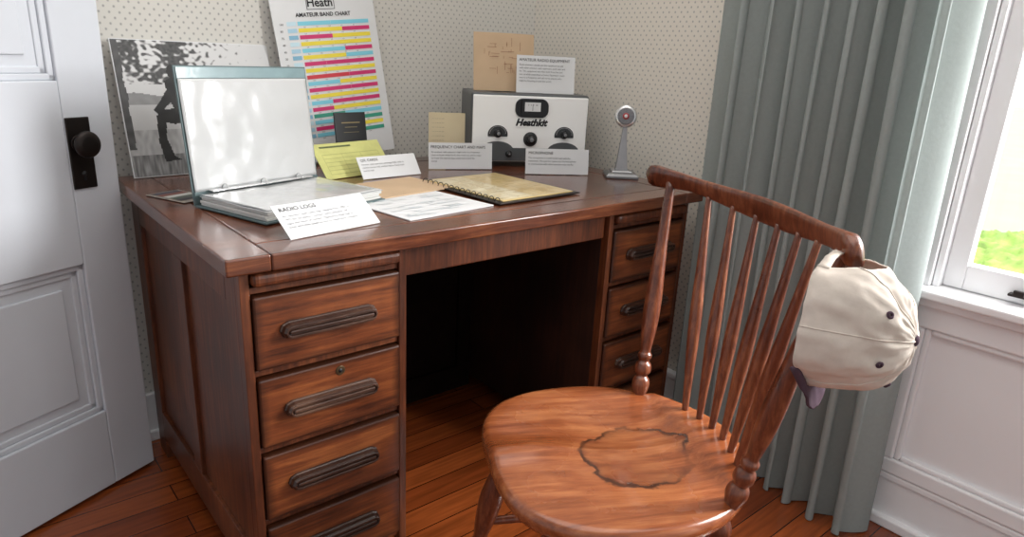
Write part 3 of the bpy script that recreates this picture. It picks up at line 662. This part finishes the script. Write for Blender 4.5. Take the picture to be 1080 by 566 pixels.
pts+=[(D2[0]+math.cos(a)*.052,.050+math.sin(a)*.028) for a in np.linspace(.1,math.pi-.3,10)]
pts+=[(D1[0]+math.cos(a)*.052,.050+math.sin(a)*.028) for a in np.linspace(.3,math.pi-.1,10)]
pts+=[(.02,.044)]
plate("lower_panel",pts,.0010,M['grayp'],radio)
def rrect(cx,cy,hw,hh,r,n=6):
    P=[]
    for sx,sy,a0 in ((1,-1,-90),(1,1,0),(-1,1,90),(-1,-1,180)):
        for i in range(n+1):
            a=math.radians(a0+90*i/n); P.append((cx+sx*(hw-r)+r*math.cos(a),cy+sy*(hh-r)+r*math.sin(a)))
    return P
mt=plate("meter",rrect(rw/2,.180,.052,.028,.022),.006,M['black'],radio)
plate("meter_housing",rrect(rw/2,.182,.034,.022,.006),.012,M['black'],mt,z0=.006)
boxes("meter_face",[(rw/2-.025,rw/2+.025,.171,.198,.0120,.0126)],M['paper'],mt,T=TP)
boxes("needle",[(rw/2-.0006,rw/2+.0006,.173,.193,.0127,.0130)],M['ink'],mt,T=TP)
lettering(mt,TP,[("0   5   9   20",.006,rw/2,.188,'CENTER')],z=.0130)
npv=boxes("nameplate",[(rw/2-.056,rw/2+.056,.122,.148,0,.0012)],M['lightp'],radio,T=TP,bevel=.0004)
lettering(npv,TP,[("Heathkit",.028,rw/2,.1275,'CENTER',.0014,.3)],M['ink'],z=.0018)
for cx,cyy in (D1,D2):
    dl=plate("dial",[(cx+math.cos(a)*.031,cyy-.004+math.sin(a)*.028) for a in np.linspace(-.2,math.pi+.2,30)],.002,M['charc'],radio)
    q=[]
    for i in range(31):
        a=math.pi*i/30; r_=.025; q.append((cx+math.cos(a)*r_-.0006,cyy+math.sin(a)*(r_-.004)-.0006,cx+math.cos(a)*r_+.0006,cyy+math.sin(a)*(r_-.004)+.0006,(235,235,235)))
    colorquads("dial_ticks",q,dl,TP,z=.0024)
    disc("knob_skirt",cx,cyy,.013,.0125,.002,.005,M['black'],radio); disc("knob",cx,cyy,.010,.009,.005,.018,M['black'],radio); disc("knob_cap",cx,cyy,.0052,.005,.018,.0188,M['steel'],radio,n=20)
disc("tuning_dial",rw/2,.086,.022,.021,.0005,.004,M['charc'],radio); disc("knob_skirt",rw/2,.086,.016,.015,.004,.007,M['black'],radio); disc("knob",rw/2,.086,.012,.011,.007,.024,M['black'],radio); disc("knob_cap",rw/2,.086,.0065,.006,.024,.0248,M['steel'],radio,n=20)
for cx,r in ((.040,.006),(.120,.007),(rw-.120,.007),(rw-.036,.006)):
    disc("knob_skirt",cx,.040,r*1.5,r*1.45,.001,.003,M['black'],radio,n=24); disc("knob",cx,.040,r,r*.8,.003,.018,M['black'],radio,n=20); disc("knob_cap",cx,.040,r*.5,r*.48,.018,.0186,M['steel'],radio,n=14)
ztr=ZT+rh
def onr(x,y,z): return TR@Vector((x,y,z))
o,T,w,h=sheet("schematic_sheet",onr(.015,.060,rh+.002),onr(.205,.060,rh+.002),onr(.012,.095,rh+.172),M['tan'],"aged tan paper with faint circuit drawing propped on the radio","paper",curl=.006,easel=.03,zbase=ztr)
qs=[]
for i in range(34):
    a=.03+random.random()*.12;b=.05+random.random()*.09
    qs.append((a,b,a+random.uniform(.006,.03),b+.0010,(140,90,66))) if i%2 else qs.append((a,b,a+.0010,b+random.uniform(.006,.03),(140,90,66)))
colorquads("circuit_drawing",qs,o,T,z=.0075)
o,T,w,h=sheet("description_card",onr(.140,.020,rh+.002),onr(.325,.020,rh+.002),onr(.140,.032,rh+.112),M['paper'],"white card headed AMATEUR RADIO EQUIPMENT standing on the radio","sign",easel=.03,group=INFO,zbase=ztr)
lettering(o,T,[("AMATEUR RADIO EQUIPMENT",.0118,.007,h-.017,'LEFT')])
lettering(o,T,para("Radio amateurs would use this equipment to talk with other amateur radio operators, both near and far. The equipment was often built from kits and was carefully assembled at home. Operators could tune to a frequency and call out to anyone who might be listening around the world.",.0070,.008,h-.030,w-.012),M['grayink'])
# ------------------------------------------------------------------ MICROPHONE
mb=Vector((1.237,.262,ZT)); ang=math.radians(-40)
Tm=Matrix.Translation(mb)@Matrix.Rotation(ang,4,'Z')
mic=empty("desk_microphone",mb); top(mic,"vintage chrome desk microphone with round head on a square base","microphone")
def frust(name,lv,mat,parent,T,bevel=.002):
    vs=[];fs=[]
    for hx,hy,z in lv: vs+=[T@Vector(p) for p in ((-hx,-hy,z),(hx,-hy,z),(hx,hy,z),(-hx,hy,z))]
    for k in range(len(lv)-1):
        for i in range(4): j=(i+1)%4; fs.append((k*4+i,k*4+j,k*4+4+j,k*4+4+i))
    fs.append((3,2,1,0)); k=4*(len(lv)-1); fs.append((k,k+1,k+2,k+3)); return bev(mesh(name,vs,fs,mat,parent),bevel,3)
frust("base",[(.048,.044,0),(.048,.044,.008),(.042,.038,.014),(.038,.034,.016)],M['steel'],mic,Tm)
frust("base_plate",[(.032,.028,.016),(.029,.025,.022)],M['micmetal'],mic,Tm)
frust("stem",[(.019,.011,.020),(.0165,.010,.035),(.0085,.006,.110),(.0060,.005,.152)],M['micmetal'],mic,Tm,.0015)
hc=mb+Vector((0,0,.178)); vd=(Vector((-.322,-1.07,1.0))-hc); vd.z=0; vd.normalize(); vd=(vd+Vector((0,0,.12))).normalized()
lathe("head",smoothprof([(0,.014),(.15,.026),(.4,.0325),(.75,.0325),(.9,.0305),(1,.0275)],4),hc-vd*.012,hc+vd*.010,M['chrome'],mic,n=36)
lathe("grille",[(0,.0245),(.8,.0240),(1,.022)],hc+vd*.0095,hc+vd*.0115,pmat("silver_grille",lin((120,120,124)),.5,metal=.4,var=.35,scale=400),mic,n=28)
lathe("badge",[(0,.0095),(1,.0090)],hc+vd*.0115,hc+vd*.013,pmat("red_badge",lin((170,60,66)),.4),mic,n=20)
lathe("badge_center",[(0,.0050),(1,.0045)],hc+vd*.013,hc+vd*.0138,M['paper'],mic,n=16)
# ------------------------------------------------------------------ lighting
wd=bpy.data.worlds.new("world"); scene.world=wd; wd.use_nodes=True; nt=wd.node_tree; N=nt.nodes; L=nt.links; N.clear()
ou=N.new("ShaderNodeOutputWorld"); bg=N.new("ShaderNodeBackground"); tc=N.new("ShaderNodeTexCoord"); sp=N.new("ShaderNodeSeparateXYZ"); L.new(tc.outputs["Generated"],sp.inputs[0])
mr=N.new("ShaderNodeMapRange"); mr.inputs[1].default_value=.1; mr.inputs[2].default_value=.5; mr.inputs[3].default_value=.56; mr.inputs[4].default_value=3.0; L.new(sp.outputs[0],mr.inputs[0]); L.new(mr.outputs[0],bg.inputs[1])
bg.inputs[0].default_value=(.95,.975,1,1); L.new(bg.outputs[0],ou.inputs[0])
def area(name,loc,tgt,sx,sy,e,col=(1,1,1)):
    l=bpy.data.lights.new(name,'AREA'); l.shape='RECTANGLE'; l.size=sx; l.size_y=sy; l.energy=e; l.color=col
    o=link(bpy.data.objects.new(name,l)); o.location=loc; o.rotation_euler=(Vector(tgt)-Vector(loc)).to_track_quat('-Z','Y').to_euler(); return o
area("window_daylight",(2.3,-1.7,1.85),(.6,0,.5),1.3,1.6,205,(1,.99,.98))
area("overhead_fill",(.35,-.35,2.42),(.35,-.34,0),2.0,1.8,20,(1,.98,.95))  # added fill from above for walls and desktop, no actual lamp there
sl=bpy.data.lights.new("sun",'SUN'); sl.energy=2.6; sl.angle=.08; so_=link(bpy.data.objects.new("sun",sl)); so_.rotation_euler=Vector((-.02,-.62,-.78)).to_track_quat('-Z','Y').to_euler()
scene.view_settings.view_transform='Standard'
